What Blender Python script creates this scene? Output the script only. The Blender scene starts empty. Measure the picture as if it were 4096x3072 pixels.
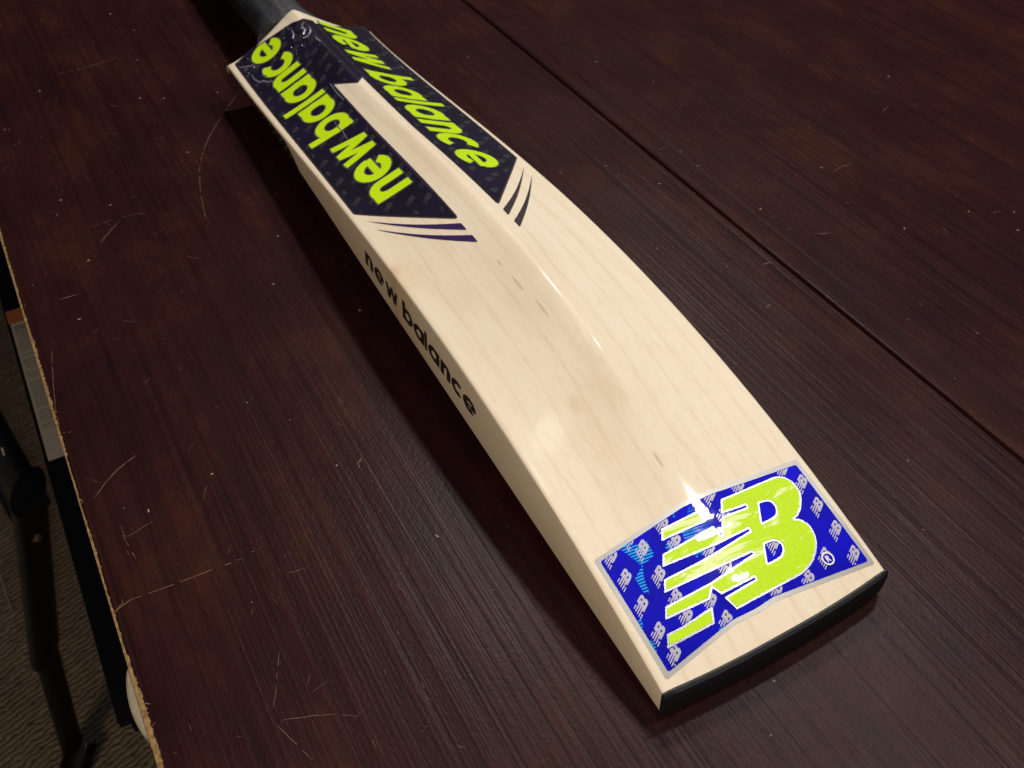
import bpy, bmesh, math, random
import numpy as np
from mathutils import Vector, Matrix
random.seed(5); rng = np.random.default_rng(7)
SC = bpy.context.scene; COL = SC.collection

# ---------------------------------------------------------------- measured numbers (mm unless noted)
CAM_R = [[-0.484323, -0.874832, -0.010018], [-0.618388, 0.350406, -0.703428], [0.618892, -0.334492, -0.710696]]
CAM_C = [-0.119545, 0.178883, 0.342044]
FPX = 3863.31
ZT = [0.01490407758241457, 0.15327447896345253, -0.19416580847972983, -0.0029926660903211535, 0.05826383026286284]
ZB = [0.0025635775476486405, 0.02902889642760337, 0.012069301749321934, -0.014679385669038309]
LOGO = [(52.9, -9.7), (52.5, -20.0), (52.0, -32.9), (51.9, -36.3), (51.1, -38.8), (49.9, -40.7), (48.2, -41.8), (46.2, -42.6), (43.9, -42.8), (41.6, -42.5), (39.3, -41.3), (35.9, -38.4), (33.8, -35.2), (33.3, -32.7), (32.4, -34.4), (31.3, -35.5), (29.4, -36.5), (27.7, -36.8), (25.4, -36.6), (23.1, -35.8), (21.0, -34.6), (19.2, -33.0), (17.4, -31.0), (15.9, -28.7), (14.7, -26.0), (13.8, -23.1), (13.4, -20.3), (13.4, -17.8), (13.3, -2.9), (13.3, 11.2), (19.2, 12.9), (19.7, -2.5), (20.4, -2.7), (20.6, 13.2), (24.3, 14.9), (21.0, 18.4), (22.0, 38.5), (26.2, 35.7), (26.3, 14.3), (28.5, -8.3), (29.3, -8.0), (30.2, 18.9), (30.7, 33.0), (35.2, 30.2), (35.2, 14.9), (35.7, 3.2), (36.9, -12.7), (37.8, -12.7), (37.9, 2.4), (39.5, 27.9), (43.9, 24.9), (45.0, -0.2), (40.1, -1.0), (46.6, -5.7), (45.7, -17.7), (46.5, -17.9), (47.7, -6.3)]
HOLE1 = [(44.9, -23.5), (44.4, -26.6), (43.8, -27.9), (42.7, -28.6), (41.2, -28.8), (39.8, -28.2), (38.4, -27.2), (37.6, -24.9), (37.6, -19.4)]
HOLE2 = [(29.8, -14.7), (29.5, -17.8), (29.2, -19.2), (28.4, -20.3), (27.1, -20.8), (25.5, -20.4), (24.1, -19.4), (23.1, -17.5), (22.8, -15.1), (22.9, -10.9)]
STRA = [(52.8, 19.6), (52.7, 2.1), (47.8, 1.0), (48.5, 22.4)]
STRE = [(17.4, 40.8), (17.2, 34.4), (18.4, 19.1), (12.7, 22.1), (12.8, 43.7)]
REG = [(14.7, -35.3), (13.5, -38.0), (12.5, -33.6)]
MINI = [(51.2, 45.9), (48.7, 31.7), (54.8, 18.9), (45.1, 18.3), (41.7, 44.3), (37.2, 31.6), (30.3, 44.2), (26.9, 30.8), (19.0, 44.0), (9.0, 43.1), (10.9, 18.1), (9.5, -21.4), (11.4, -6.8), (54.0, -19.3), (56.5, -6.0), (53.3, -41.3), (44.8, -45.3), (33.4, -44.5), (22.1, -45.3), (14.9, -33.4), (10.5, -45.8), (47.8, -6.4), (28.3, -17.7), (28.7, 5.8), (37.6, 7.5), (20.1, 19.2)]
TOPEDGE = [(513.8, 47.6), (518.6, 34.6), (509.5, 17.0), (508.4, 10.9), (505.4, 5.8), (499.9, 1.6), (499.4, -7.8), (503.7, -13.8), (522.0, -49.7)]
CRACK = [(485.5, 44.1), (478.7, 44.5), (472.0, 42.8), (470.8, 40.7), (465.7, 39.0), (464.5, 37.0)]
CRACK2 = [(381.3, 25.7), (373.4, 26.5), (365.5, 26.1), (358.2, 27.2), (353.7, 27.1)]
CHIP = [(115.1, 224.3), (112.0, 225.3), (102.7, 225.4), (92.6, 225.5), (84.8, 224.3), (109.2, 222.4), (100.6, 221.6), (87.4, 222.1), (71.3, 222.3), (72.3, 224.1)]
SCRATCHES = [[(531.4, 45.8), (509.4, 63.1), (484.1, 80.9), (462.6, 92.7), (442.3, 100.2), (417.9, 106.1), (391.0, 110.8)], [(418.1, 176.6), (419.1, 162.5), (418.6, 149.6), (415.9, 139.3)], [(399.0, 171.7), (410.0, 162.4), (415.0, 156.4)], [(624.6, 153.6), (623.9, 132.8), (627.4, 113.5)], [(142.6, 221.7), (146.9, 216.5), (145.6, 205.8), (144.7, 190.0), (144.0, 177.1), (143.4, 167.3)], [(144.8, 163.9), (144.7, 159.7)], [(186.2, 211.8), (186.3, 208.9), (182.8, 207.9), (179.5, 209.3), (172.2, 209.6), (165.8, 209.6)], [(180.6, 210.2), (178.8, 206.9), (180.0, 202.9), (181.8, 196.6)], [(177.7, 209.1), (169.6, 207.9), (165.4, 207.3)], [(142.8, 222.0), (145.0, 219.6), (146.3, 217.4), (149.3, 217.1)], [(93.8, 168.7), (86.8, 172.2), (79.3, 175.0), (75.2, 177.2), (70.7, 180.1)], [(66.3, 179.7), (59.6, 177.6), (53.8, 175.3), (46.7, 172.8)], [(66.6, 177.4), (63.5, 169.5), (60.2, 160.9), (55.5, 153.6), (50.7, 148.7)], [(212.6, 223.3), (207.9, 220.4), (205.7, 223.0)], [(207.8, 215.8), (219.0, 204.0), (223.5, 193.2)], [(318.0, 214.0), (294.7, 217.7), (274.1, 220.4), (259.2, 221.4), (251.8, 222.3)], [(254.9, 221.1), (254.2, 218.5), (254.0, 216.6)], [(212.6, 222.6), (208.0, 220.4), (206.3, 223.1)], [(357.8, 203.1), (357.5, 197.8), (357.8, 192.9)], [(212.1, -184.3), (209.6, -187.7)], [(200.0, -195.8), (196.5, -200.1), (195.1, -205.3)], [(282.4, -330.5), (286.8, -339.1)], [(214.2, -234.0), (210.8, -235.7)], [(92.5, -210.8), (89.9, -211.6)], [(191.2, -151.0), (191.2, -156.2), (189.0, -157.0)], [(166.9, 105.6), (169.1, 104.0), (170.5, 101.9)], [(164.9, 105.8), (167.8, 104.1), (170.0, 102.0)], [(161.2, -128.1), (162.9, -135.2)], [(243.2, -249.6), (245.4, -259.7), (244.0, -266.5)], [(99.3, 221.9), (96.8, 218.5)], [(88.1, 220.4), (88.6, 218.8)], [(392.0, 82.5), (392.1, 79.4)]]

# ---------------------------------------------------------------- camera
cd = bpy.data.cameras.new("camera"); cam = bpy.data.objects.new("camera", cd); COL.objects.link(cam)
SC.camera = cam
r = CAM_R
cam.matrix_world = Matrix(((r[0][0], -r[1][0], -r[2][0], CAM_C[0]), (r[0][1], -r[1][1], -r[2][1], CAM_C[1]),
                           (r[0][2], -r[1][2], -r[2][2], CAM_C[2]), (0, 0, 0, 1)))
cd.sensor_width = 36.0; cd.lens = FPX / 4096 * 36.0; cd.clip_start = .01; cd.clip_end = 50
cd.dof.use_dof = True; cd.dof.focus_distance = .40; cd.dof.aperture_fstop = 22.0
# ---------------------------------------------------------------- world and lamps
W = bpy.data.worlds.new("World"); SC.world = W; W.use_nodes = True
W.node_tree.nodes["Background"].inputs[0].default_value = (.75, .60, .80, 1)
W.node_tree.nodes["Background"].inputs[1].default_value = .012
def lamp(name, kind, loc, power, size, col, target=(.2, 0, 0)):
    d = bpy.data.lights.new(name, kind); d.energy = power; d.color = col
    if kind == 'AREA': d.shape = 'DISK'; d.size = size
    else: d.shadow_soft_size = size
    o = bpy.data.objects.new(name, d); COL.objects.link(o); o.location = loc
    o.rotation_euler = (Vector(target) - Vector(loc)).to_track_quat('-Z', 'Y').to_euler(); return o
lamp("ceiling_lamp", 'POINT', (-.012, -.415, .86), 8.5, .022, (1.0, .95, .90))
lamp("ceiling_lamp", 'POINT', (.40, -.70, 1.20), 21, .03, (1.0, .95, .90))  # bulb added between the others to carry the highlight along the ridge
lamp("ceiling_lamp", 'POINT', (1.40, -.84, 1.95), 120, .10, (1.0, .93, .84))
lamp("ceiling_lamp", 'POINT', (.43, -.08, 1.30), 3.0, .08, (1.0, .95, .92))
lamp("side_fill", 'AREA', (-.75, 1.35, .80), 6, .5, (1.0, .74, .46), (.15, .1, -.1))  # soft fill added to lift the bat's left edge and the carpet
lamp("camera_flash", 'POINT', (CAM_C[0] - .012, CAM_C[1] + .012, CAM_C[2] + .01), 1.9, .006, (1.0, .95, .88), (.2, 0, 0))
SC.view_settings.view_transform = 'Standard'; SC.view_settings.look = 'None'
SC.view_settings.exposure = 0; SC.view_settings.gamma = 1
SC.render.engine = 'CYCLES'; SC.render.resolution_x = 1024; SC.render.resolution_y = 768

# ---------------------------------------------------------------- node helpers
def material(name):
    m = bpy.data.materials.new(name); m.use_nodes = True; nt = m.node_tree
    b = nt.nodes["Principled BSDF"]
    return m, nt, b
class N:
    def __init__(s, nt): s.t = nt
    def new(s, ty, **k):
        n = s.t.nodes.new(ty)
        for a, v in k.items(): setattr(n, a, v)
        return n
    def put(s, i, v):
        if isinstance(v, bpy.types.NodeSocket): s.t.links.new(v, i)
        elif v is not None: i.default_value = v
    def math(s, op, a, b=None, c=None, clamp=False):
        n = s.new('ShaderNodeMath', operation=op, use_clamp=clamp)
        for i, v in enumerate((a, b, c)): s.put(n.inputs[i], v)
        return n.outputs[0]
    def pos(s, scale=(1, 1, 1), loc=(0, 0, 0), rot=(0, 0, 0)):
        t = s.new('ShaderNodeTexCoord'); m = s.new('ShaderNodeMapping')
        s.t.links.new(t.outputs['Object'], m.inputs[0])
        m.inputs['Scale'].default_value = scale; m.inputs['Location'].default_value = loc; m.inputs['Rotation'].default_value = rot
        return m.outputs[0]
    def noise(s, v, sc=1., det=4., rough=.55, dist=0.):
        n = s.new('ShaderNodeTexNoise'); s.put(n.inputs['Vector'], v)
        n.inputs['Scale'].default_value = sc; n.inputs['Detail'].default_value = det
        n.inputs['Roughness'].default_value = rough; n.inputs['Distortion'].default_value = dist
        return n.outputs[0]
    def ramp(s, f, stops):
        n = s.new('ShaderNodeValToRGB'); s.put(n.inputs[0], f); e = n.color_ramp.elements
        while len(e) < len(stops): e.new(.5)
        for i, (p_, c) in enumerate(stops):
            e[i].position = p_; e[i].color = (*c, 1) if len(c) == 3 else c
        return n.outputs[0]
    def mix(s, f, a, b, mode='MIX'):
        n = s.new('ShaderNodeMix', data_type='RGBA', blend_type=mode)
        s.put(n.inputs[0], f)
        for k, v in ((6, a), (7, b)): s.put(n.inputs[k], (*v, 1) if isinstance(v, tuple) and len(v) == 3 else v)
        return n.outputs[2]
    def bump(s, h, strength, dist, nrm=None):
        n = s.new('ShaderNodeBump'); s.put(n.inputs['Height'], h)
        n.inputs['Strength'].default_value = strength; n.inputs['Distance'].default_value = dist
        if nrm is not None: s.put(n.inputs['Normal'], nrm)
        return n.outputs[0]
    def sep(s, v):
        n = s.new('ShaderNodeSeparateXYZ'); s.put(n.inputs[0], v); return n.outputs
    def blob(s, x, y, rx, ry, power=1.):      # soft oval mark on the willow, centred on bat coordinates
        P = s.pos((1 / rx, 1 / ry, 0), (-x / rx, -y / ry, 0))
        l = s.new('ShaderNodeVectorMath', operation='LENGTH'); s.put(l.inputs[0], P)
        d = s.math('SUBTRACT', 1., l.outputs['Value'], clamp=True)
        return s.math('MULTIPLY', d, power, clamp=True)

def willow():
    m, nt, b = material("willow"); n = N(nt)
    P = n.pos()
    big = n.noise(n.pos((5, 18, 5)), 1.3, 3)
    col = n.mix(big, (.775, .675, .515), (.845, .755, .60))
    fine = n.noise(n.pos((14, 520, 520)), 1, 3, .6)
    col = n.mix(n.math('MULTIPLY', n.math('SUBTRACT', fine, .45, clamp=True), .8), col, (.62, .47, .29))
    mott = n.noise(n.pos((60, 110, 60)), 1, 4, .6)
    col = n.mix(n.math('MULTIPLY', n.math('SUBTRACT', mott, .5, clamp=True), .7), col, (.66, .49, .30))
    # growth lines along the blade, one every 12 mm or so, wandering a little
    sx = n.sep(P)
    wob = n.noise(n.pos((7, 7, 7)), 1, 2)
    wob2 = n.noise(n.pos((2.2, 30, 1)), 1, 1)
    yy = n.math('ADD', sx[1], n.math('MULTIPLY', n.math('SUBTRACT', wob, .5), .016))
    yy = n.math('ADD', yy, n.math('MULTIPLY', n.math('SUBTRACT', wob2, .5), .022))
    fr = n.math('FRACT', n.math('DIVIDE', n.math('ADD', yy, .5), .0125))
    ln = n.ramp(fr, [(0, (0, 0, 0)), (.30, (.04, .04, .04)), (.50, (1, 1, 1)), (.53, (.10, .10, .10)), (.8, (0, 0, 0))])
    bl = n.noise(n.pos((9, 60, 9), (3, 1, 0)), 1, 2)
    col = n.mix(n.math('MULTIPLY', ln, n.math('MULTIPLY', bl, .42)), col, (.56, .40, .24))
    # knot stain by the left edge, small bruises and pin marks
    for x, y, rx, ry, c, a in ((.226, .050, .020, .010, (.66, .38, .17), .38), (.233, .0525, .006, .004, (.60, .26, .09), .6),
                               (.194, .035, .016, .008, (.60, .44, .26), .35), (.180, .008, .05, .02, (.60, .44, .27), .5),
                               (.09, .02, .05, .016, (.60, .43, .26), .45), (.120, .006, .03, .010, (.58, .41, .25), .40),
                               (.115, .022, .006, .003, (.50, .34, .18), .6), (.30, .002, .07, .012, (.66, .48, .29), .4)):
        col = n.mix(n.math('MULTIPLY', n.blob(x, y, rx, ry, 1.6), a * .42), col, c)
    for x, y, rx, ry in ((.1825, .0119, .0065, .0007), (.1632, .0102, .0070, .0007), (.078, .0042, .0042, .0009), (.199, .0125, .003, .0006)):
        col = n.mix(n.math('MULTIPLY', n.blob(x, y, rx, ry, 3), .42), col, (.40, .26, .14))
    nt.links.new(col, b.inputs['Base Color'])
    b.inputs['Roughness'].default_value = .50; b.inputs['Specular IOR Level'].default_value = .16
    b.inputs['Coat Weight'].default_value = .20; b.inputs['Coat Roughness'].default_value = .09
    b.inputs['Subsurface Weight'].default_value = .0
    nt.links.new(n.bump(fine, .12, .0004, n.bump(n.noise(n.pos((10, 40, 40)), 1, 2), .2, .002)), b.inputs['Normal'])
    return m
def plain(name, col, rough=.5, metal=0., coat=0., spec=.5, var=0., vs=200., bump=0., bs=300.):
    m, nt, b = material(name); n = N(nt)
    c = (*col, 1)
    if var:
        f = n.noise(n.pos(), vs, 4)
        c = n.mix(f, tuple(v * (1 - var) for v in col), tuple(min(1, v * (1 + var)) for v in col))
    n.put(b.inputs['Base Color'], c); b.inputs['Roughness'].default_value = rough
    b.inputs['Metallic'].default_value = metal; b.inputs['Coat Weight'].default_value = coat
    b.inputs['Coat Roughness'].default_value = .08; b.inputs['Specular IOR Level'].default_value = spec
    if bump: nt.links.new(n.bump(n.noise(n.pos(), bs, 5), bump, .0008), b.inputs['Normal'])
    return m
def table_wood(name, seed):
    m, nt, b = material(name); n = N(nt)
    cloud = n.noise(n.pos((9, 17, 9), (seed, 0, 0)), 1, 7, .78)
    speck = n.noise(n.pos((260, 420, 260)), 1, 3, .7)
    col = n.ramp(cloud, [(.25, (.010, .0030, .0036)), (.5, (.027, .0070, .0048)), (.75, (.062, .0190, .0068))])
    col = n.mix(n.math('MULTIPLY', speck, .6), col, (.020, .008, .014))
    coarse = n.noise(n.pos((2.2, 150, 2), (seed, 7, 0)), 1, 3, .6, .2)
    grain = n.noise(n.pos((3.0, 330, 3), (seed, 0, 0)), 1, 4, .6, .15)
    gr2 = n.noise(n.pos((5.0, 900, 5), (seed, 4, 0)), 1, 3, .6)
    region = n.math('MULTIPLY', n.noise(n.pos((4.5, 9, 3), (seed + 2, 1, 0)), 1, 2), 1.0)
    col = n.mix(n.math('MULTIPLY', n.math('SUBTRACT', .5, grain, clamp=True), 3.0, clamp=True), col, (.010, .003, .004))
    band = n.math('MULTIPLY', n.math('MULTIPLY', n.math('SUBTRACT', .47, coarse, clamp=True), 5.5, clamp=True), region)
    col = n.mix(band, col, (.006, .002, .003))
    nt.links.new(col, b.inputs['Base Color'])
    h = n.math('ADD', n.math('MULTIPLY', n.math('ADD', grain, n.math('MULTIPLY', coarse, 1.6)), region), n.math('MULTIPLY', gr2, .3))
    nt.links.new(n.bump(n.noise(n.pos((420, 420, 420)), 1, 3, .7), .22, .0006, n.bump(h, .36, .0010)), b.inputs['Normal'])
    rr = n.noise(n.pos((14, 30, 14)), 1, 3)
    nt.links.new(n.ramp(rr, [(.3, (.30,) * 3), (.75, (.38,) * 3)]), b.inputs['Roughness'])
    b.inputs['Specular IOR Level'].default_value = .075
    return m
def blue_foil():
    m, nt, b = material("blue_hologram_foil"); n = N(nt)
    v = n.new('ShaderNodeTexVoronoi'); n.put(v.inputs['Vector'], n.pos((70, 85, 70), rot=(0, 0, .5))); v.inputs['Scale'].default_value = 1.
    cell = n.sep(v.outputs['Color'])
    w = n.new('ShaderNodeTexWave', wave_type='BANDS', bands_direction='DIAGONAL'); n.put(w.inputs['Vector'], n.pos((1, 1, 0), rot=(0, 0, .9)))
    w.inputs['Scale'].default_value = 380.; w.inputs['Distortion'].default_value = .8
    band = n.noise(n.pos((38, 48, 30), (1.7, .6, 0)), 1, 2, .5, .6)
    mask = n.math('MULTIPLY', n.math('GREATER_THAN', cell[0], .52), n.math('GREATER_THAN', band, .545))
    sx = n.sep(n.pos())
    side = n.math('MULTIPLY', n.math('SUBTRACT', sx[1], -.002), 60., clamp=True)      # cyan diffraction glints painted into the colour, on the half away from the B
    mask = n.math('MULTIPLY', mask, side)
    line = n.math('MULTIPLY', mask, n.math('GREATER_THAN', w.outputs[1] if len(w.outputs) > 1 else w.outputs[0], .45))
    col = n.mix(line, n.ramp(n.noise(n.pos((40, 60, 40)), 1, 4, .7), [(.3, (.001, .0005, .22)), (.7, (.002, .001, .46))]), (.010, .26, .55))
    nt.links.new(col, b.inputs['Base Color'])
    b.inputs['Metallic'].default_value = .55; b.inputs['Roughness'].default_value = .50
    b.inputs['Specular IOR Level'].default_value = .15
    b.inputs['Coat Weight'].default_value = .4; b.inputs['Coat Roughness'].default_value = .035
    nt.links.new(n.bump(n.noise(n.pos((60, 60, 60)), 1, 3), .12, .0009), b.inputs['Coat Normal'])
    return m
def lime_foil():
    m, nt, b = material("lime_foil"); n = N(nt)
    v = n.new('ShaderNodeTexVoronoi'); n.put(v.inputs['Vector'], n.pos((55, 90, 55), rot=(0, 0, .35))); v.inputs['Scale'].default_value = 1.
    cell = n.sep(v.outputs['Color'])
    band = n.noise(n.pos((110, 24, 30), (3.1, .2, 0), (0, 0, .55)), 1, 4, .65, .8)
    sx = n.sep(n.pos())
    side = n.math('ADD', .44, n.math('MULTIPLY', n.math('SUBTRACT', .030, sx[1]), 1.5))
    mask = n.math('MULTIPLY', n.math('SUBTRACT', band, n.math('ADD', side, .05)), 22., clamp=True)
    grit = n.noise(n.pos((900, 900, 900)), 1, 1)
    col = n.mix(n.math('MULTIPLY', mask, .82), n.mix(grit, (.45, .73, .0), (.60, .88, .010)), (.88, .97, .48))  # pale diffraction streaks painted into the lime, denser on the left stripes
    nt.links.new(col, b.inputs['Base Color'])
    b.inputs['Metallic'].default_value = 0.; b.inputs['Roughness'].default_value = .5; b.inputs['Specular IOR Level'].default_value = .2
    b.inputs['Coat Weight'].default_value = .4; b.inputs['Coat Roughness'].default_value = .03
    nt.links.new(n.bump(n.noise(n.pos((60, 60, 60)), 1, 3), .12, .0009), b.inputs['Coat Normal'])
    return m
def navy_film():
    m, nt, b = material("navy_film"); n = N(nt)
    f = n.noise(n.pos((30, 40, 30)), 1, 3)
    nt.links.new(n.ramp(f, [(.3, (.006, .0055, .011)), (.7, (.011, .0065, .034))]), b.inputs['Base Color'])
    b.inputs['Roughness'].default_value = .38; b.inputs['Coat Weight'].default_value = .6; b.inputs['Coat Roughness'].default_value = .10
    sx = n.sep(n.pos())
    top = n.math('MULTIPLY', n.math('SUBTRACT', sx[0], .40, clamp=True), 10., clamp=True)
    wr = n.noise(n.pos((55, 40, 20)), 1, 4, .6, 1.2)
    h = n.math('MULTIPLY', wr, n.math('ADD', .12, top))
    nt.links.new(n.bump(h, 1., .009), b.inputs['Coat Normal'])
    return m
def carpet():
    m, nt, b = material("ribbed_carpet"); n = N(nt)
    w = n.new('ShaderNodeTexWave', wave_type='BANDS', bands_direction='X'); n.put(w.inputs['Vector'], n.pos((1, 1, 1), rot=(0, 0, -.33)))
    w.inputs['Scale'].default_value = 42.; w.inputs['Distortion'].default_value = 5.5; w.inputs['Detail'].default_value = 5.; w.inputs['Detail Scale'].default_value = 2.5
    wv = w.outputs[1]
    c2 = n.noise(n.pos((60, 60, 60)), 1, 4, .7)
    base = n.mix(c2, (.20, .18, .12), (.50, .43, .36))
    col = n.mix(n.ramp(wv, [(0, (1,) * 3), (.30, (0,) * 3)]), base, (.10, .068, .05))
    nt.links.new(col, b.inputs['Base Color']); b.inputs['Roughness'].default_value = .95
    b.inputs['Specular IOR Level'].default_value = .1
    nt.links.new(n.bump(n.math('ADD', wv, c2), .6, .004), b.inputs['Normal'])
    return m
def grip_rubber():
    m, nt, b = material("grip_rubber"); n = N(nt)
    f = n.noise(n.pos((9, 240, 240)), 1, 4, .6)
    nt.links.new(n.ramp(f, [(.38, (.005, .0055, .009)), (.68, (.034, .038, .052))]), b.inputs['Base Color'])
    b.inputs['Roughness'].default_value = .62
    nt.links.new(n.bump(n.math('ADD', f, n.noise(n.pos((900, 60, 60)), 1, 2)), .7, .002), b.inputs['Normal'])
    return m
def chipboard():
    m, nt, b = material("raw_chipboard"); n = N(nt)
    f = n.noise(n.pos((350, 350, 350)), 1, 4, .7)
    nt.links.new(n.ramp(f, [(.3, (.11, .055, .018)), (.7, (.36, .22, .075))]), b.inputs['Base Color'])
    b.inputs['Roughness'].default_value = .85; nt.links.new(n.bump(f, .8, .0015), b.inputs['Normal'])
    return m

M = dict(willow=willow(), blue=blue_foil(), lime=lime_foil(), navy=navy_film(), carpet=carpet(), grip=grip_rubber(), chip=chipboard(),
         silver=plain("silver_foil", (.34, .34, .40), .34, .7, .3),
         margin=plain("clear_margin", (.38, .375, .365), .34, .2, .4, var=.12, vs=90),
         mini=plain("printed_silver", (.44, .42, .52), .5, .1, .3, var=.2, vs=1500),
         white=plain("printed_white", (.80, .80, .86), .4, 0, .3),
         dim=plain("dim_print", (.028, .030, .038), .45, 0, .5, var=.4, vs=300),
         ink=plain("violet_ink", (.030, .010, .085), .45, 0, .3, var=.4, vs=120),
         inkdark=plain("brown_ink", (.035, .020, .030), .5, 0, .3, var=.3, vs=120),
         black=plain("black_print", (.030, .022, .016), .6, var=.3, vs=400),
         letter=plain("lime_ink", (.60, .90, .004), .40, 0, .5, var=.06, vs=900),
         letter_edge=plain("pale_outline", (.10, .12, .105), .4, .2, .4),
         rubber=plain("toe_rubber", (.009, .011, .015), .55, bump=.3, bs=900),
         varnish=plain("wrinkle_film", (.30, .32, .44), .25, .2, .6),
         t1=table_wood("dark_stained_wood", 0.), t2=table_wood("dark_stained_wood_far", 9.3),
         scratch=plain("scratched_varnish", (.15, .075, .04), .6, var=.6, vs=260),
         dust=plain("dust_crumb", (.42, .30, .22), .9),
         metal=plain("black_metal", (.004, .0035, .006), .5, 0, .1, .25),
         bolt=plain("bolt_metal", (.16, .11, .09), .5, .5),
         tube_highlight=plain("pale_highlight", (.36, .34, .32), .45, .5),
         label=plain("paper_label", (.44, .40, .36), .7, var=.1, vs=80),
         orange=plain("orange_print", (.42, .13, .05), .7, var=.2, vs=150),
         tiny=plain("label_print", (.14, .12, .11), .8),
         groove=plain("groove_dark", (.006, .005, .008), .5))

# ---------------------------------------------------------------- object helpers
def link(name, me, m, parent=None, **props):
    o = bpy.data.objects.new(name, me); COL.objects.link(o)
    if m is not None and not me.materials: me.materials.append(m)
    if parent is not None: o.parent = parent
    for k, v in props.items(): o[k] = v
    return o
def mesh(name, V, F, smooth=False):
    me = bpy.data.meshes.new(name); me.from_pydata([tuple(map(float, v)) for v in V], [], F); me.update()
    if smooth: me.polygons.foreach_set('use_smooth', [True] * len(me.polygons))
    return me
def empty(name, loc, **props):
    o = bpy.data.objects.new(name, None); o.empty_display_size = .05; o.location = loc; COL.objects.link(o)
    for k, v in props.items(): o[k] = v
    return o

# ---------------------------------------------------------------- bat shape (metres): x from toe to shoulder, y across, z up from the table
def ztop(x):
    u = np.asarray(x) / .5; return sum(c * u ** i for i, c in enumerate(ZT))
def zbot(x):
    u = np.asarray(x) / .5; return np.minimum(sum(c * u ** i for i, c in enumerate(ZB)), ztop(x) - .006)
def half(x): return .054 - .0015 * np.clip((np.asarray(x) - .25) / .25, 0, 1)
SX = np.array([-.01, 0, .011, .022, .031, .042, .050, .066, .077, .087, .1, .118, .138, .16, .195, .229, .265, .291, .345, .404, .45, .502, .56])
SZ = np.array([.0130, .0160, .0189, .0218, .0238, .0264, .0288, .0337, .0370, .0401, .0442, .0510, .0570, .0612, .0643, .0652, .0648, .0635, .0595, .0560, .0548, .0555, .0565])
_g = np.linspace(-.01, .56, 600); _s = np.interp(_g, SX, SZ)
_k = np.exp(-np.linspace(-2, 2, 31) ** 2); _k /= _k.sum(); _w = np.convolve(np.pad(_s, 15, mode='edge'), _k, 'valid')
for _i in range(3): _w = np.convolve(np.pad(_w, 15, mode='edge'), _k, 'valid')
_k5 = np.array([1, 3, 5, 3, 1]) / 13.; _n5 = np.convolve(np.pad(_s, 2, mode='edge'), _k5, 'valid')
_b = np.clip((_g - .058) / .03, 0, 1); _s = _n5 * (1 - _b) + _w * _b
def spine(x): return np.interp(x, _g, _s)
def surf(x, y):
    x = np.asarray(x, float); e = ztop(x); u = np.clip(np.abs(y) / half(x), 0, 1)
    rr = np.interp(x, [0, .06, .10, .16, .22, .5], [.10, .060, .050, .045, .032, .026])                     # how round the ridge is
    us = np.sqrt(u * u + rr * rr) - rr; us = us / (np.sqrt(1 + rr * rr) - rr)
    return e + (spine(x) - e) * (1 - us) ** 1.24
def toe_x(y): return -.0026 * (1 - (np.abs(y) / .054) ** 2.2)
def end_x(y):
    a = np.abs(y); return .5205 + .0015 * np.cos(a * 90)

bat = empty("cricket_bat", (0, 0, 0), label="pale willow cricket bat lying face down on dark table, navy and lime stickers", category="cricket bat")

def build_blade():
    nx = 150
    ys = np.concatenate([[-1, -.994, -.984, -.970], np.linspace(-.94, -.14, 22), np.linspace(-.12, .12, 17), np.linspace(.14, .94, 22), [.970, .984, .994, 1]])
    drop = np.zeros(len(ys)); 
    for i, u in enumerate(np.abs(ys)):
        d = (1 - u) * .054                                                          # worn arris along both edges
        if d < .0016: drop[i] = .0016 - math.sqrt(max(0, .0016 ** 2 - (.0016 - d) ** 2))
    V = []; F = []
    S = np.linspace(0, 1, nx) ** 1.0
    top = np.zeros((nx, len(ys)), int); bot = np.zeros((nx, len(ys)), int)
    for i, s in enumerate(S):
        for j, u in enumerate(ys):
            y0 = u * .054; xa, xb = toe_x(y0) + .0, end_x(y0)
            x = xa + (xb - xa) * s; y = u * float(half(x))
            cut = 0
            if s > .985: cut = ((s - .985) / .015) ** 2 * .003
            z = float(surf(max(x, -.008), y)) - drop[j] * .8 - cut
            top[i, j] = len(V); V.append((x, y, z))
            zb = float(zbot(x)) - .0012 * (1 - u * u); zb = min(zb, z - .002)
            bot[i, j] = len(V); V.append((x, y, zb))
    n = len(ys)
    for i in range(nx - 1):
        for j in range(n - 1):
            F.append((top[i, j], top[i + 1, j], top[i + 1, j + 1], top[i, j + 1]))
            F.append((bot[i, j], bot[i, j + 1], bot[i + 1, j + 1], bot[i + 1, j]))
        F.append((top[i, 0], bot[i, 0], bot[i + 1, 0], top[i + 1, 0])); F.append((top[i, n - 1], top[i + 1, n - 1], bot[i + 1, n - 1], bot[i, n - 1]))
    for j in range(n - 1):
        F.append((top[0, j], top[0, j + 1], bot[0, j + 1], bot[0, j])); F.append((top[-1, j], bot[-1, j], bot[-1, j + 1], top[-1, j + 1]))
    me = mesh("blade", [(a, b, c) for a, b, c in V], [tuple(int(k) for k in f) for f in F])
    bm = bmesh.new(); bm.from_mesh(me); bmesh.ops.recalc_face_normals(bm, faces=bm.faces); bm.to_mesh(me); bm.free()
    me.polygons.foreach_set('use_smooth', [True] * len(me.polygons))
    me.set_sharp_from_angle(angle=math.radians(32))
    return link("blade", me, M['willow'], bat)
build_blade()

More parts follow.
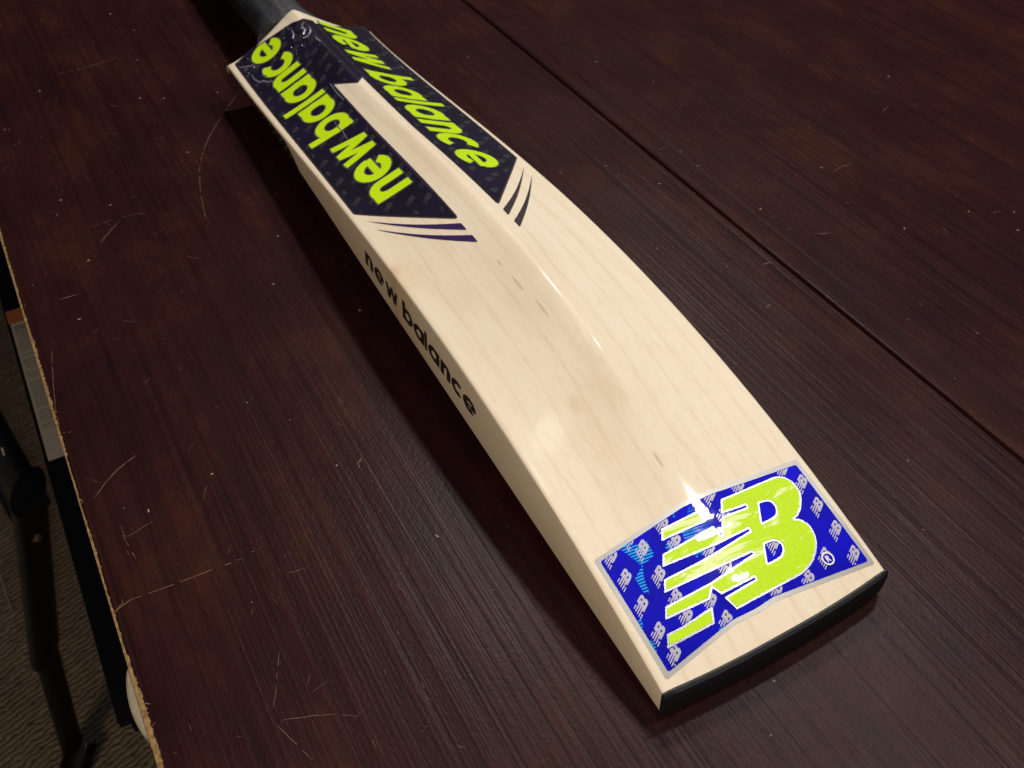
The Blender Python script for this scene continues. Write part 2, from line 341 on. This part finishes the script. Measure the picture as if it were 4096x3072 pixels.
def build_toe_guard():
    V = []; F = []; ys = np.linspace(-1, 1, 41)
    prof = [(0.0012, .0004), (.0002, .0007), (-.0010, .0000), (-.0016, -.0018), (-.0017, -.5), (-.0012, -1.), (.0004, -1.05)]
    for j, u in enumerate(ys):
        y = u * .0542; xt = float(toe_x(y)); zt = float(surf(max(xt, -.008), y)); zb = float(zbot(xt)) - .0012 * (1 - u * u)
        th = zt - zb
        for k, (dx, dz) in enumerate(prof):
            z = zt + dz if k < 4 else (zb + th * .25 if k == 4 else zb - .0006)
            sc = 1 - .35 * max(0, abs(u) - .93) / .07
            V.append((xt + dx * sc, y * (1.002), z))
    m = len(prof)
    for j in range(len(ys) - 1):
        for k in range(m - 1): F.append((j * m + k, j * m + k + 1, (j + 1) * m + k + 1, (j + 1) * m + k))
        F.append((j * m + m - 1, j * m, (j + 1) * m, (j + 1) * m + m - 1))
    F.append(tuple(range(m))); F.append(tuple(reversed(range((len(ys) - 1) * m, len(ys) * m))))
    me = mesh("toe_guard", V, F); bm = bmesh.new(); bm.from_mesh(me); bmesh.ops.recalc_face_normals(bm, faces=bm.faces); bm.to_mesh(me); bm.free()
    me.polygons.foreach_set('use_smooth', [True] * len(me.polygons)); me.set_sharp_from_angle(angle=math.radians(40))
    link("toe_guard", me, M['rubber'], bat, label="black rubber guard on the toe end")
build_toe_guard()

def sweep(path, radii, seg=28, flat=None):
    V = []; F = []
    for i, (p_, r_) in enumerate(zip(path, radii)):
        a = Vector(path[max(0, i - 1)]); b = Vector(path[min(len(path) - 1, i + 1)]); t = (b - a).normalized()
        s = Vector((0, 0, 1)).cross(t)
        if s.length < .05: s = Vector((1, 0, 0)).cross(t)
        s.normalize(); u = t.cross(s)
        ry, rz = r_ if isinstance(r_, tuple) else (r_, r_)
        for k in range(seg):
            an = 2 * math.pi * k / seg; q = Vector(p_) + s * math.cos(an) * ry + u * math.sin(an) * rz; V.append(q)
    for i in range(len(path) - 1):
        for k in range(seg):
            F.append((i * seg + k, i * seg + (k + 1) % seg, (i + 1) * seg + (k + 1) % seg, (i + 1) * seg + k))
    F.append(tuple(reversed(range(seg)))); F.append(tuple(range((len(path) - 1) * seg, len(path) * seg)))
    return V, F
def build_grip():
    path = []; rad = []
    for i in range(40):
        t = i / 39; x = .519 + t * .313; z = .0375 - .019 * t ** 1.1
        path.append((x, .0035 - .003 * t, z))
        f = math.exp(-t * 26)
        rad.append((.0188 + .0060 * f + .0004 * math.sin(i * 1.9), .0172 - .0050 * f + .0004 * math.sin(i * 1.9)))
    V, F = sweep(path, rad, 40)
    me = mesh("grip", V, F, True); me.set_sharp_from_angle(angle=math.radians(50))
    link("grip", me, M['grip'], bat, label="dark grey rubber grip over the handle")
    V, F = sweep([(.8335, .0015, .0205), (.840, .0015, .0200), (.8425, .0015, .0198)], [.0185, .0185, .0150], 32)
    link("handle_knob", mesh("handle_knob", V, F, True), M['rubber'], bat)
build_grip()

# ---------------------------------------------------------------- flat print cut out of a signed distance field and laid on a surface
def sd_poly(P):
    P = np.array(P, float)
    def f(X, Y):
        d = np.full(X.shape, 1e9); ins = np.zeros(X.shape, bool); n = len(P)
        for i in range(n):
            ax, ay = P[i]; bx, by = P[(i + 1) % n]; ex, ey = bx - ax, by - ay
            t = np.clip(((X - ax) * ex + (Y - ay) * ey) / (ex * ex + ey * ey + 1e-12), 0, 1)
            d = np.minimum(d, (X - ax - t * ex) ** 2 + (Y - ay - t * ey) ** 2)
            c = (ay > Y) != (by > Y)
            with np.errstate(divide='ignore', invalid='ignore'): xi = ax + (Y - ay) * ex / (ey if ey else 1e-12)
            ins ^= c & (X < xi)
        return np.where(ins, -1, 1) * np.sqrt(d)
    return f
def field_mesh(name, f, box, step, place):
    x0, x1, y0, y1 = box; nx = max(2, int((x1 - x0) / step) + 1); ny = max(2, int((y1 - y0) / step) + 1)
    gx = np.linspace(x0, x1, nx); gy = np.linspace(y0, y1, ny); X, Y = np.meshgrid(gx, gy, indexing='ij'); D = f(X, Y)
    D = np.where(np.abs(D) < 1e-6, 1e-6, D); ins = D < 0
    P2 = []; F = []; cn = {}; ce = {}
    def node(i, j):
        k = (i, j)
        if k not in cn: cn[k] = len(P2); P2.append((gx[i], gy[j]))
        return cn[k]
    def edge(a, b):
        k = (a, b) if a < b else (b, a)
        if k not in ce:
            (i, j), (m, n) = k; t = D[i, j] / (D[i, j] - D[m, n])
            ce[k] = len(P2); P2.append((gx[i] + t * (gx[m] - gx[i]), gy[j] + t * (gy[n] - gy[j])))
        return ce[k]
    cnt = ins[:-1, :-1].astype(int) + ins[1:, :-1] + ins[1:, 1:] + ins[:-1, 1:]
    for i, j in zip(*np.nonzero(cnt)):
        cs = [(i, j), (i + 1, j), (i + 1, j + 1), (i, j + 1)]
        if cnt[i, j] == 4: F.append(tuple(node(*c) for c in cs)); continue
        poly = []
        for a, b in zip(cs, cs[1:] + cs[:1]):
            if ins[a]: poly.append(node(*a))
            if ins[a] != ins[b]: poly.append(edge(a, b))
        if len(poly) >= 3: F.append(tuple(poly))
    if not F: return bpy.data.meshes.new(name)
    P2 = np.array(P2)
    return mesh(name, place(P2[:, 0], P2[:, 1]), F, True)
def on_back(lift):                                       # mm on the back of the bat
    def g(x, y):
        X, Y = x / 1000, y / 1000; return np.c_[X, Y, surf(X, Y) + lift]
    return g
def decal(name, f, box, step, lift, m, parent, **k): return link(name, field_mesh(name, f, box, step, on_back(lift)), m, parent, **k)
def bounds(P, pad=1.): P = np.array(P); return (P[:, 0].min() - pad, P[:, 0].max() + pad, P[:, 1].min() - pad, P[:, 1].max() + pad)

# letters as strokes: distance to segments and arcs, in units of x-height (baseline 0, x-height 1)
def seg(a, b, w):
    def f(X, Y):
        ex, ey = b[0] - a[0], b[1] - a[1]; L = math.hypot(ex, ey); ux, uy = ex / L, ey / L
        s = (X - a[0]) * ux + (Y - a[1]) * uy; t = -(X - a[0]) * uy + (Y - a[1]) * ux
        return np.maximum(np.abs(s - L / 2) - L / 2, np.abs(t) - w / 2)              # square ends
    return f
def arc(cx, cy, rx, ry, w, a0=0, a1=360):
    def f(X, Y):
        x = (X - cx) / rx; y = (Y - cy) / ry; r_ = np.hypot(x, y); sc = (rx + ry) / 2
        d = np.abs(r_ - 1) * sc - w / 2
        if a1 - a0 < 360:
            an = np.degrees(np.arctan2(y, x)) % 360; m = (a0 + a1) / 2; da = np.abs((an - m + 180) % 360 - 180) - (a1 - a0) / 2
            d = np.maximum(d, np.radians(da) * r_ * sc)
        return d
    return f
def hline_cut(y0): return lambda X, Y: Y - y0
def U(*fs): return lambda X, Y: np.minimum.reduce([f(X, Y) for f in fs])
def glyph(c, w):
    h = w / 2; ro = .5 - h + .01; R = .47 - h                                         # bowl radii at stroke centre
    if c in 'abeco':
        wid = .98
    if c == 'a': return U(arc(.47, .5, R + .02, ro, w), seg((.94 - h, 0), (.94 - h, 1), w)), .94
    if c == 'b': return U(arc(.47, .5, R + .02, ro, w), seg((h, 0), (h, 1.36), w)), .94
    if c == 'c': return arc(.47, .5, R + .02, ro, w, 48, 312), .86
    if c == 'e': return U(arc(.47, .5, R + .02, ro, w, 0, 316), seg((.12, .46), (.94 - .02, .46), w * .72)), .94
    if c == 'l': return seg((h, 0), (h, 1.36), w), w
    if c == 'n':
        R2 = .375 - h
        arch = arc(.40, 1 - .37, R2 + .0, .37 - h + .01, w, 0, 180)
        return U(seg((h, 0), (h, 1), w), arch, seg((.40 + R2, 0), (.40 + R2, .66), w)), .40 + R2 + h
    if c == 'w':
        k = w * .84
        return U(seg((h, 1), (.33, .0), k), seg((.33, .0), (.60, 1), k * .96), seg((.60, 1), (.87, .0), k * .96), seg((.87, 0), (1.20 - h, 1), k)), 1.2
    return None, .5
def slanted(f, sl, ox, oy, sx, sy, flip=1):
    def g(X, Y):
        u = (X - ox) / sx * flip; v = (Y - oy) / sy * flip
        d = f(u - sl * v, v)
        return np.maximum(d, np.maximum(-v - .012, v - 1.372)) * min(abs(sx), abs(sy))
    return g
def clip_w(f):
    return lambda X, Y: np.maximum(f(X, Y), np.maximum(-Y, Y - 1.))
WORD = "newbalance"
LX = [284.6, 304.6, 328.8, 366.8, 390.2, 413.3, 422.0, 446.4, 465.2, 488.0]           # left edge of each letter (mm), measured on the bat
WD = [17.6, 21.2, 27.6, 20.6, 20.6, 5.2, 21.2, 17.6, 19.4, 22.0]

def word_on_back(parent, side):
    for c, x, wd in zip(WORD, LX, WD):
        w = .262; f, adv = glyph(c, w)
        if c == 'w': f = clip_w(f)
        if side > 0: g = slanted(f, .04, x, 18.2, wd / adv, 19.8, 1); box = (x - 4, x + wd + 8, 14, 50)
        else: g = slanted(f, .04, 791.5 - x, -12.6, wd / adv, 22.2, -1); box = (791.5 - x - wd - 8, 791.5 - x + 4, -50, -8)
        decal("letter_outline", lambda X, Y, g=g: g(X, Y) - .75, box, .7, .00045, M['letter_edge'], parent)
        decal("letter", g, box, .45, .00060, M['letter'], parent)

# ---- small emblem pattern: the emblem itself at one tenth, turned
_P = np.array(LOGO); 
f_logo0 = sd_poly(LOGO); f_h1 = sd_poly(HOLE1); f_h2 = sd_poly(HOLE2); f_A = sd_poly(STRA); f_E = sd_poly(STRE)
def emblem(X, Y): return np.minimum(np.minimum(np.maximum(np.maximum(f_logo0(X, Y), -f_h1(X, Y)), -f_h2(X, Y)), f_A(X, Y)), f_E(X, Y))
def mini_field(cx, cy, scale, ang, grow=.0):
    ca, sa = math.cos(ang), math.sin(ang)
    def g(X, Y):
        dx, dy = (X - cx) / scale, (Y - cy) / scale
        return (emblem(33 + dx * ca + dy * sa, 1 - dx * sa + dy * ca) + .35) * scale
    return g

# ---------------------------------------------------------------- toe sticker
STK = [(53.6, 50.6), (58.5, 7), (58.2, -9), (54.6, -50.8), (4.4, -51.6), (9.4, -5.1), (8.7, 3.7), (9.2, 15.3), (3.9, 50.0)]
INN = [(52.0, 48.6), (56.7, 6.8), (56.4, -8.7), (52.6, -48.9), (6.4, -49.6), (11.2, -5.1), (10.5, 3.7), (10.9, 15.0), (5.9, 47.9)]
f_in = sd_poly(INN)
st = decal("toe_sticker", sd_poly(STK), bounds(STK), .8, .00012, M['margin'], bat, label="blue and lime foil sticker with silver border near the toe")
decal("foil_ground", f_in, bounds(INN), .8, .00024, M['blue'], st)
decal("emblem_border", emblem, (8, 58, -46, 48), .34, .00048, M['silver'], st)
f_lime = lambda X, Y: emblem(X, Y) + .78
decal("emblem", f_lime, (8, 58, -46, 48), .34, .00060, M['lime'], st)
MA = .56
pts = [(51.5, 44.6), (48.7, 31.7), (54.0, 18.9), (46.0, 18.3), (41.7, 44.3), (37.2, 31.6), (30.3, 44.2), (26.9, 30.8), (19.0, 44.0), (9.8, 43.1), (11.5, 18.1),
       (10.5, -21.4), (12.4, -6.8), (54.2, -19.3), (56.0, -6.0), (52.8, -41.3), (44.4, -45.0), (33.4, -44.5), (22.1, -45.0), (14.9, -33.4), (10.6, -45.0), (47.0, -6.4), (28.3, -17.7), (28.7, 5.8), (37.6, 7.5), (20.3, 19.2), (19.5, 31.0), (54.6, 34.0)]
def guarded(g): return lambda X, Y: np.maximum(np.maximum(g(X, Y), f_in(X, Y) + .3), .25 - emblem(X, Y))
for (x, y) in pts:
    g = guarded(mini_field(x, y, .104, MA)); bx = (x - 6.5, x + 6.5, y - 6.5, y + 6.5)
    me = field_mesh("small_emblem", g, bx, .22, on_back(.00036))
    if len(me.polygons): link("small_emblem", me, M['mini'], st)
cx, cy = REG[0]
ring = lambda X, Y: np.abs(np.hypot(X - 14.0, Y + 34.6) - 2.35) - .33
decal("registered_mark", ring, (10, 18, -39, -30), .2, .00072, M['white'], st)
disc = lambda X, Y: np.hypot(X - 14.0, Y + 34.6) - 2.05
decal("registered_disc", disc, (10, 18, -39, -30), .3, .00052, M['blue'], st)
def r_mark(X, Y):                                          # an R that reads from the handle side like the emblem
    u = -(Y + 33.7); v = X - 12.75
    f = U(seg((.25, 0), (.25, 2.5), .5), arc(.75, 1.8, .62, .5, .45, -95 % 360, 450 - 0) if False else arc(.78, 1.78, .55, .5, .45), seg((.75, 1.3), (1.6, 0), .5))
    return f(u, v)
decal("registered_letter", r_mark, (11, 17, -38, -31), .16, .00072, M['white'], st)

# ---------------------------------------------------------------- the two long back stickers
LEFT = [(511.5, 47.4), (289.9, 50.0), (241.7, 14.0), (349, 13.6), (418, 12.4), (400.3, 1.0), (411.9, -6.6), (503, -7.8), (499, 1.6), (503.5, 5.8), (506.2, 11), (508, 17), (514.2, 34.6)]
RIGHT = [(521.0, -49.4), (514.0, -50.2), (295.0, -49.6), (239.5, -8.4), (330.1, -5.2), (415, -5.9), (498, -6.9), (502, -13.8), (514, -36)]
def wobble(P, amp):
    out = []
    for (a, b) in zip(P, P[1:] + P[:1]):
        n = max(1, int(math.dist(a, b) / 9))
        for i in range(n): t = i / n; out.append((a[0] + (b[0] - a[0]) * t + random.uniform(-amp, amp) * (i > 0), a[1] + (b[1] - a[1]) * t + random.uniform(-amp, amp) * (i > 0)))
    return out
for P, side, lift, lab in ((RIGHT, -1, .00010, "navy sticker with lime lettering on the right slope"), (LEFT, 1, .00022, "navy sticker with lime lettering on the left slope, wrapped over the spine")):
    f = sd_poly(P); grow = (lambda f: (lambda X, Y: f(X, Y) - .9))(f)
    s_ = decal("back_sticker", grow, bounds(P, 2), 1.3, lift - .00004, M['inkdark'], bat, label=lab)
    decal("navy_film", f, bounds(P), 1.2, lift + .00006, M['navy'], s_)
    # faint repeat of the small emblem in the film
    k = 0
    for ix in range(22):
        for iy in range(5):
            x = 248 + ix * 12.4 + (iy % 2) * 6.0; y = side * (4.5 + iy * 10.4 + (ix % 2) * 3.5)
            if x > 505: continue
            g0 = mini_field(x, y, .095, MA if side > 0 else MA + math.pi)
            g = lambda X, Y, g0=g0, f=f: np.maximum(g0(X, Y), f(X, Y) + 1.0)
            me = field_mesh("faint_emblem", g, (x - 6, x + 6, y - 6, y + 6), .45, on_back(lift + .00014))
            if len(me.polygons) > 3: link("faint_emblem", me, M['dim'], s_)
    word_on_back(s_, side)
    if side > 0: SL = s_
    else: SR = s_
# raised wrinkles in the film on the left sticker
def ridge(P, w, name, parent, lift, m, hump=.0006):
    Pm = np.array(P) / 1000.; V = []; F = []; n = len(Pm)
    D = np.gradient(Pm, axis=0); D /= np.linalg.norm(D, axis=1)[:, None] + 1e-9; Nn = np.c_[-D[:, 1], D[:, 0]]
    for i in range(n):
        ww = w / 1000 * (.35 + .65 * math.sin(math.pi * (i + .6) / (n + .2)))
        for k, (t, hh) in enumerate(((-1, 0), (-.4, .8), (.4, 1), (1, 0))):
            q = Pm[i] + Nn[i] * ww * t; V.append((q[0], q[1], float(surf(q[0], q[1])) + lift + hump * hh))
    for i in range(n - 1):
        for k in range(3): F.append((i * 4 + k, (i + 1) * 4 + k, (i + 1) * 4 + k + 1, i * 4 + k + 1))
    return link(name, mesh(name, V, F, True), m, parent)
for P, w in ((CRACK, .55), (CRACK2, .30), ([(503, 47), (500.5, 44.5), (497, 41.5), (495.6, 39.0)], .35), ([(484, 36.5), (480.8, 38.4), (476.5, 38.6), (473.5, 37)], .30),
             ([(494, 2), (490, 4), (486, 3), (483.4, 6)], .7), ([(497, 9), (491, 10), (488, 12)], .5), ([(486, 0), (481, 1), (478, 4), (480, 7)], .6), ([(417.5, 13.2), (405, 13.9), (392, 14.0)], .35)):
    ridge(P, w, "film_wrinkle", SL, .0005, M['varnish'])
ridge([(360, 13.9), (335, 14.1), (305, 14.2), (268, 14.3)], .35, "film_wrinkle", SL, .0001, M['ink'], .0004)

# ---------------------------------------------------------------- tapering stripes below the long stickers
def taper_stripe(tip, a, b, bow, m, nm):
    # from a sharp tip by the edge to a square-cut end a-b by the spine
    n = 26; L1 = []; L2 = []
    for i in range(n):
        t = i / (n - 1); s = math.sin(math.pi * t) * bow
        L1.append((tip[0] + (a[0] - tip[0]) * t - s, tip[1] + (a[1] - tip[1]) * t)); L2.append((tip[0] + (b[0] - tip[0]) * t - s, tip[1] + (b[1] - tip[1]) * t))
    P = L1 + L2[::-1]; decal(nm, sd_poly(P), bounds(P), .45, .00015, m, bat)
taper_stripe((282.0, 50.0), (236.0, 13.9), (229.6, 13.9), 2.2, M['ink'], "printed_stripe")
taper_stripe((273.0, 49.5), (224.6, 13.7), (218.2, 13.7), 2.6, M['ink'], "printed_stripe")
taper_stripe((286.0, -50.2), (233.0, -7.9), (227.2, -7.9), 2.4, M['inkdark'], "printed_stripe")
taper_stripe((276.0, -49.6), (221.8, -8.0), (216.2, -8.2), 2.4, M['inkdark'], "printed_stripe")

# ---------------------------------------------------------------- wording and wrap-round sticker on the left edge
def on_side(lift):
    def g(x, z): X = x / 1000; return np.c_[X, half(X) + lift, z / 1000]
    return g
SXs = [271.4, 259.2, 245.0, 224.5, 211.5, 199.0, 195.0, 182.0, 170.5, 158.8]
SW = [10.4, 12.2, 15.2, 12.0, 12.0, 2.8, 12.0, 10.4, 11.0, 12.4]
for c, x, wd in zip(WORD, SXs, SW):
    w = .29; f, adv = glyph(c, w)
    if c == 'w': f = clip_w(f)
    def g(X, Z, f=f, x=x, wd=wd, adv=adv):
        u = (x - X) / (wd / adv); base = 22.6 + (x - 150) * .033; v = (Z - base) / 9.4
        return f(u - .10 * v, v) * 9.4
    me = field_mesh("edge_letter", g, (x - wd - 3, x + 3, 20, 42), .35, on_side(.0001))
    link("edge_letter", me, M['black'], bat)
def side_f(X, Z):
    zt = ztop(X / 1000) * 1000 - 1.3; zb = zbot(X / 1000) * 1000 + .2
    lower = np.interp(X, [374, 386, 396, 420], [0, .6, .95, 1.]) 
    return np.maximum(np.maximum(Z - (zb + (zt - zb) * lower), zb - Z), np.maximum(374 - X, X - 514)) * .8
es = link("edge_sticker", field_mesh("edge_sticker", side_f, (360, 520, 18, 40), .8, on_side(.00012)), M['navy'], bat, label="dark sticker wrapped round the left edge below the shoulder")
def flecks(X, Z): 
    return np.maximum(side_f(X, Z) + .8, -(np.sin(X * .62 + Z * .9) + .8 * np.sin(X * 1.7 - Z * .7) - 1.05))
link("lime_fleck", field_mesh("lime_fleck", flecks, (360, 520, 18, 40), .6, on_side(.00022)), plain("olive_ink", (.20, .26, .02), .5), es)

# ---------------------------------------------------------------- table
table = empty("table", (.3, -.3, 0), label="dark brown wood table with a long seam, scratched top and chipped left edge", category="table")
table.location = (0, 0, 0)
YS = -.1625; YE = .2222
def board(name, y0, y1, m, x0=-.6, x1=1.7):
    ys = [y0, y0 + .0006, y0 + .0016, y1 - .0016, y1 - .0006, y1]; zs = [-.0016, -.0004, 0, 0, -.0004, -.0016]
    n = 260 if y1 > .2 else 60; V = []; F = []
    for i in range(n):
        x = x0 + (x1 - x0) * i / (n - 1)
        for j, (y, z) in enumerate(zip(ys, zs)): V.append((x, y, z))
        V.append((x, y1, -.026)); V.append((x, y0, -.026))
    for i in range(n - 1):
        for j in range(8): a = i * 8 + j; b = i * 8 + (j + 1) % 8; F.append((a, a + 8, b + 8, b))
    F.append(tuple(range(8))); F.append(tuple(reversed(range((n - 1) * 8, n * 8))))
    me = mesh(name, V, F); bm = bmesh.new(); bm.from_mesh(me); bmesh.ops.recalc_face_normals(bm, faces=bm.faces); bm.to_mesh(me); bm.free()
    return link(name, me, m, table)
b1 = board("tabletop_board", YS + .0007, YE, M['t1']); b2 = board("tabletop_board", -1.15, YS - .0007, M['t2'])
V = [(x, y, z) for x in (-.6, 1.7) for y in (YS - .03, YS + .03) for z in (-.045, -.027)]
link("batten", mesh("batten", V, [(0, 1, 3, 2), (4, 6, 7, 5), (0, 4, 5, 1), (2, 3, 7, 6), (1, 5, 7, 3), (0, 2, 6, 4)]), M['groove'], table)
# bare chipboard line where the veneer has worn off along the edge, with rough inner outline
def edge_strip():
    V = []; F = []; n = 900; x0, x1 = -.1, .75; w = .0010; 
    for i in range(n):
        x = x0 + (x1 - x0) * i / (n - 1)
        w = .00040 + .0004 * abs(math.sin(x * 61)) * abs(math.sin(x * 23 + 1)) + .0005 * random.random() ** 3
        if .24 < x < .33: w += .0005 * random.random()
        if .30 < x < .45: w += .0003
        if x < .122: w += .0010 * min(1, (.122 - x) / .02) + .0006 * random.random()
        V += [(x, YE - w, .00035), (x, YE + .0002, .0002), (x, YE + .0002, -.004)]
    for i in range(n - 1):
        for k in (0, 1): F.append((i * 3 + k, i * 3 + 3 + k, i * 3 + 4 + k, i * 3 + 1 + k))
    link("worn_edge", mesh("worn_edge", V, F), M['chip'], table, label="pale bare chipboard line along the left edge")
edge_strip()
def edge_chip():                                              # strip of edging that has bowed away from the board
    V = []; F = []; n = 30
    for i in range(n):
        t = i / (n - 1); x = .1165 - .034 * t; bo = .0030 * math.sin(math.pi * min(1, t * 1.02)) ** .7
        V += [(x, YE - .0002, -.0003), (x, YE + bo * .8 + .0003, -.0006), (x, YE + bo + .0006, -.0010), (x, YE + bo + .0006, -.022), (x, YE + bo, -.022)]
    for i in range(n - 1):
        for k in range(4): F.append((i * 5 + k, i * 5 + 5 + k, i * 5 + 6 + k, i * 5 + 1 + k))
    link("lifted_edging", mesh("lifted_edging", V, F, False), plain("edging_tape", (.24, .20, .14), .6, var=.2, vs=200), table, label="length of edging bowed away from the board")
edge_chip()
# scratches: thin broken ribbons in the varnish
def ribbon(P, w):
    P = np.array(P) / 1000.; L = np.r_[0, np.cumsum(np.linalg.norm(np.diff(P, axis=0), axis=1))]
    n = max(4, int(L[-1] / .0025)); s = np.linspace(0, L[-1], n); Q = np.c_[np.interp(s, L, P[:, 0]), np.interp(s, L, P[:, 1])]
    if n > 8: 
        k = np.array([1, 2, 3, 2, 1]) / 9.; Q[2:-2] = np.c_[np.convolve(Q[:, 0], k, 'valid'), np.convolve(Q[:, 1], k, 'valid')]
    Q += rng.normal(0, .00010, Q.shape); D = np.gradient(Q, axis=0); D /= np.linalg.norm(D, axis=1)[:, None]; Nn = np.c_[-D[:, 1], D[:, 0]]
    V = []; F = []
    for i in range(n):
        ww = w * (.45 + .9 * random.random()) * (1 if 0 < i < n - 1 else .2)
        a, b = Q[i] + Nn[i] * ww, Q[i] - Nn[i] * ww; V += [(a[0], a[1], .0002), (b[0], b[1], .0002)]
        if i and random.random() > .22: F.append((2 * i - 2, 2 * i, 2 * i + 1, 2 * i - 1))
    return V, F
for i, P in enumerate(SCRATCHES):
    V, F = ribbon(P, .00016 if i in (0, 4) else (.00011 if len(P) > 3 else .00022))
    if F: link("scratch", mesh("scratch", V, F), M['scratch'], table)
V, F = ribbon([(172, 210), (184, 208.5), (187, 211)], .00035); 
# fine scuffs too many to count, thickest towards the worn left edge
V = []; F = []
for i in range(520):
    x = random.uniform(-.1, .75); y = .222 - abs(random.gauss(0, .13)) if i % 3 else random.uniform(-.5, .2)
    L = random.choice((.001, .002, .004, .008)) * random.uniform(.5, 1.6); an = random.gauss(.6, .9) if random.random() < .5 else random.uniform(0, 3.14)
    if y < -.55: continue
    P = [(x * 1000, y * 1000)]
    for q in range(5): an += random.gauss(0, .16); P.append((P[-1][0] + L * 200 * math.cos(an), P[-1][1] + L * 200 * math.sin(an)))
    if P[-1][1] > 221 or P[0][1] > 221: continue
    v, f = ribbon(P, random.choice((.00004, .00006, .00009))); k = len(V); V += v; F += [tuple(a + k for a in q) for q in f]
link("fine_scuffs", mesh("fine_scuffs", V, F), M['scratch'], table, kind="stuff")
# crumbs and dust on the varnish
V = []; F = []
for i in range(240):
    x = random.uniform(-.08, .75) ; y = random.uniform(-.5, .22)
    if y < -.2 and random.random() < .5: continue
    r_ = random.choice((.00012, .00018, .00025, .0004)) ; an = random.random() * 6.3; k = len(V); e = random.uniform(1, 3)
    for q in range(5):
        t = an + q * 1.2566; u, v = math.cos(t) * r_ * e, math.sin(t) * r_
        V.append((x + u * math.cos(an) - v * math.sin(an), y + u * math.sin(an) + v * math.cos(an), .0001))
    V.append((x, y, .0001 + r_))
    F += [(k + q, k + (q + 1) % 5, k + 5) for q in range(5)]
link("dust", mesh("dust", V, F), M['dust'], None, kind="stuff", label="pale crumbs and specks of dust scattered over the dark tabletop")
# a few bigger flakes, seen right of the seam
for (x, y, s) in ((.2115, -.1855, .0012), (.0912, -.2112, .0012), (.2125, -.2348, .0008)):
    pass

# ---------------------------------------------------------------- below the table
V = [(x, y, -.74) for x in (-3, 4) for y in (-3, 4)]
link("floor", mesh("floor", V, [(0, 2, 3, 1)]), M['carpet'], None, kind="structure", label="grey brown ribbed carpet under the table")
fr = empty("folding_frame", (.54, .38, -.74), label="black metal folding frame with paper label and bolts, standing beside the table edge", category="metal frame")
def box_mesh(name, c, s, rot=(0, 0, 0), bev=.002):
    bm = bmesh.new(); bmesh.ops.create_cube(bm, size=1)
    for v in bm.verts: v.co = Vector((v.co.x * s[0], v.co.y * s[1], v.co.z * s[2]))
    bmesh.ops.bevel(bm, geom=bm.edges[:], offset=bev, segments=2, affect='EDGES')
    from mathutils import Euler
    R_ = Euler(rot).to_matrix()
    o = Vector((.54, .38, -.74))
    for v in bm.verts: v.co = R_ @ v.co + Vector(c) - o
    me = bpy.data.meshes.new(name); bm.to_mesh(me); bm.free(); return me
def bar(name, a, b, ry, rz, m=None, seg=20):
    o = Vector((.54, .38, -.74)); V, F = sweep([Vector(a) - o, Vector(b) - o], [(ry, rz), (ry, rz)], seg)
    me = mesh(name, V, F, True); me.set_sharp_from_angle(angle=math.radians(40)); return link(name, me, m or M['metal'], fr)
link("rail", box_mesh("rail", (.62, .2335, -.130), (.90, .034, .02), bev=.006), M['metal'], fr)
def px(u, v, z):
    d = [(u - 2048) / FPX, (v - 1536) / FPX, 1.]
    w = [sum(CAM_R[i][k] * d[i] for i in range(3)) for k in range(3)]; t = (z - CAM_C[2]) / w[2]
    return Vector([CAM_C[k] + t * w[k] for k in range(3)])
A_ = px(120, 2040, -.30); B_ = px(170, 2560, -.50); C_ = px(290, 2990, -.725)
bar("leg", B_, C_, .0125, .0115); bar("bracket", A_ + (A_ - B_) * .12, B_ + (C_ - B_) * .06, .027, .012)
bar("upright", A_ + Vector((0, 0, -.004)), px(-190, 1480, -.22), .017, .010)
bar("foot", C_ + Vector((.0, -.012, .002)), C_ + Vector((-.028, .010, -.012)), .017, .012)
bar("tube_highlight", px(8, 1790, -.26), px(78, 2030, -.30), .0011, .0011, M['tube_highlight'], 10)  # thin pale bars standing in for the bright highlight on a tube's edge
bar("tube_highlight", px(-6, 2270, -.46), px(48, 2440, -.52), .0013, .0013, M['tube_highlight'], 10)
for u, v, z, r_ in ((155, 2152, -.315, .0035), (157, 2560, -.478, .0042)):
    q = px(u, v, z); bar("bolt", q, q + Vector((-.002, .002, .004)), r_, r_, M['bolt'], 14)
def flat(name, X0, X1, Y0, Y1, z, m, parent):
    o = Vector((.54, .38, -.74)); 
    return link(name, mesh(name, [Vector(v) - o for v in ((X0, Y0, z), (X1, Y0, z), (X1, Y1, z), (X0, Y1, z))], [(0, 1, 2, 3)]), m, parent)
lb = flat("paper_label", .366, .514, .2180, .2475, -.1196, M['label'], fr); lb['label'] = "pale paper label with small grey print and orange end"
flat("label_band", .514, .530, .2180, .2485, -.1196, M['orange'], lb)
V = []; F = []; o = Vector((.54, .38, -.74))
x = .508
while x > .395:
    y = .2455
    wgap = random.choice((1, 1, 1, 2))
    while y > .2185:
        l = random.uniform(.0012, .005); k = len(V); y2 = max(.2185, y - l); h = .0018 if x > .503 else .0008
        V += [Vector(v) - o for v in ((x, y, -.1194), (x + h, y, -.1194), (x + h, y2, -.1194), (x, y2, -.1194))]; F.append((k, k + 1, k + 2, k + 3)); y = y2 - .0006
    x -= .0028 * wgap
link("label_print", mesh("label_print", V, F), M['tiny'], lb, kind="stuff")
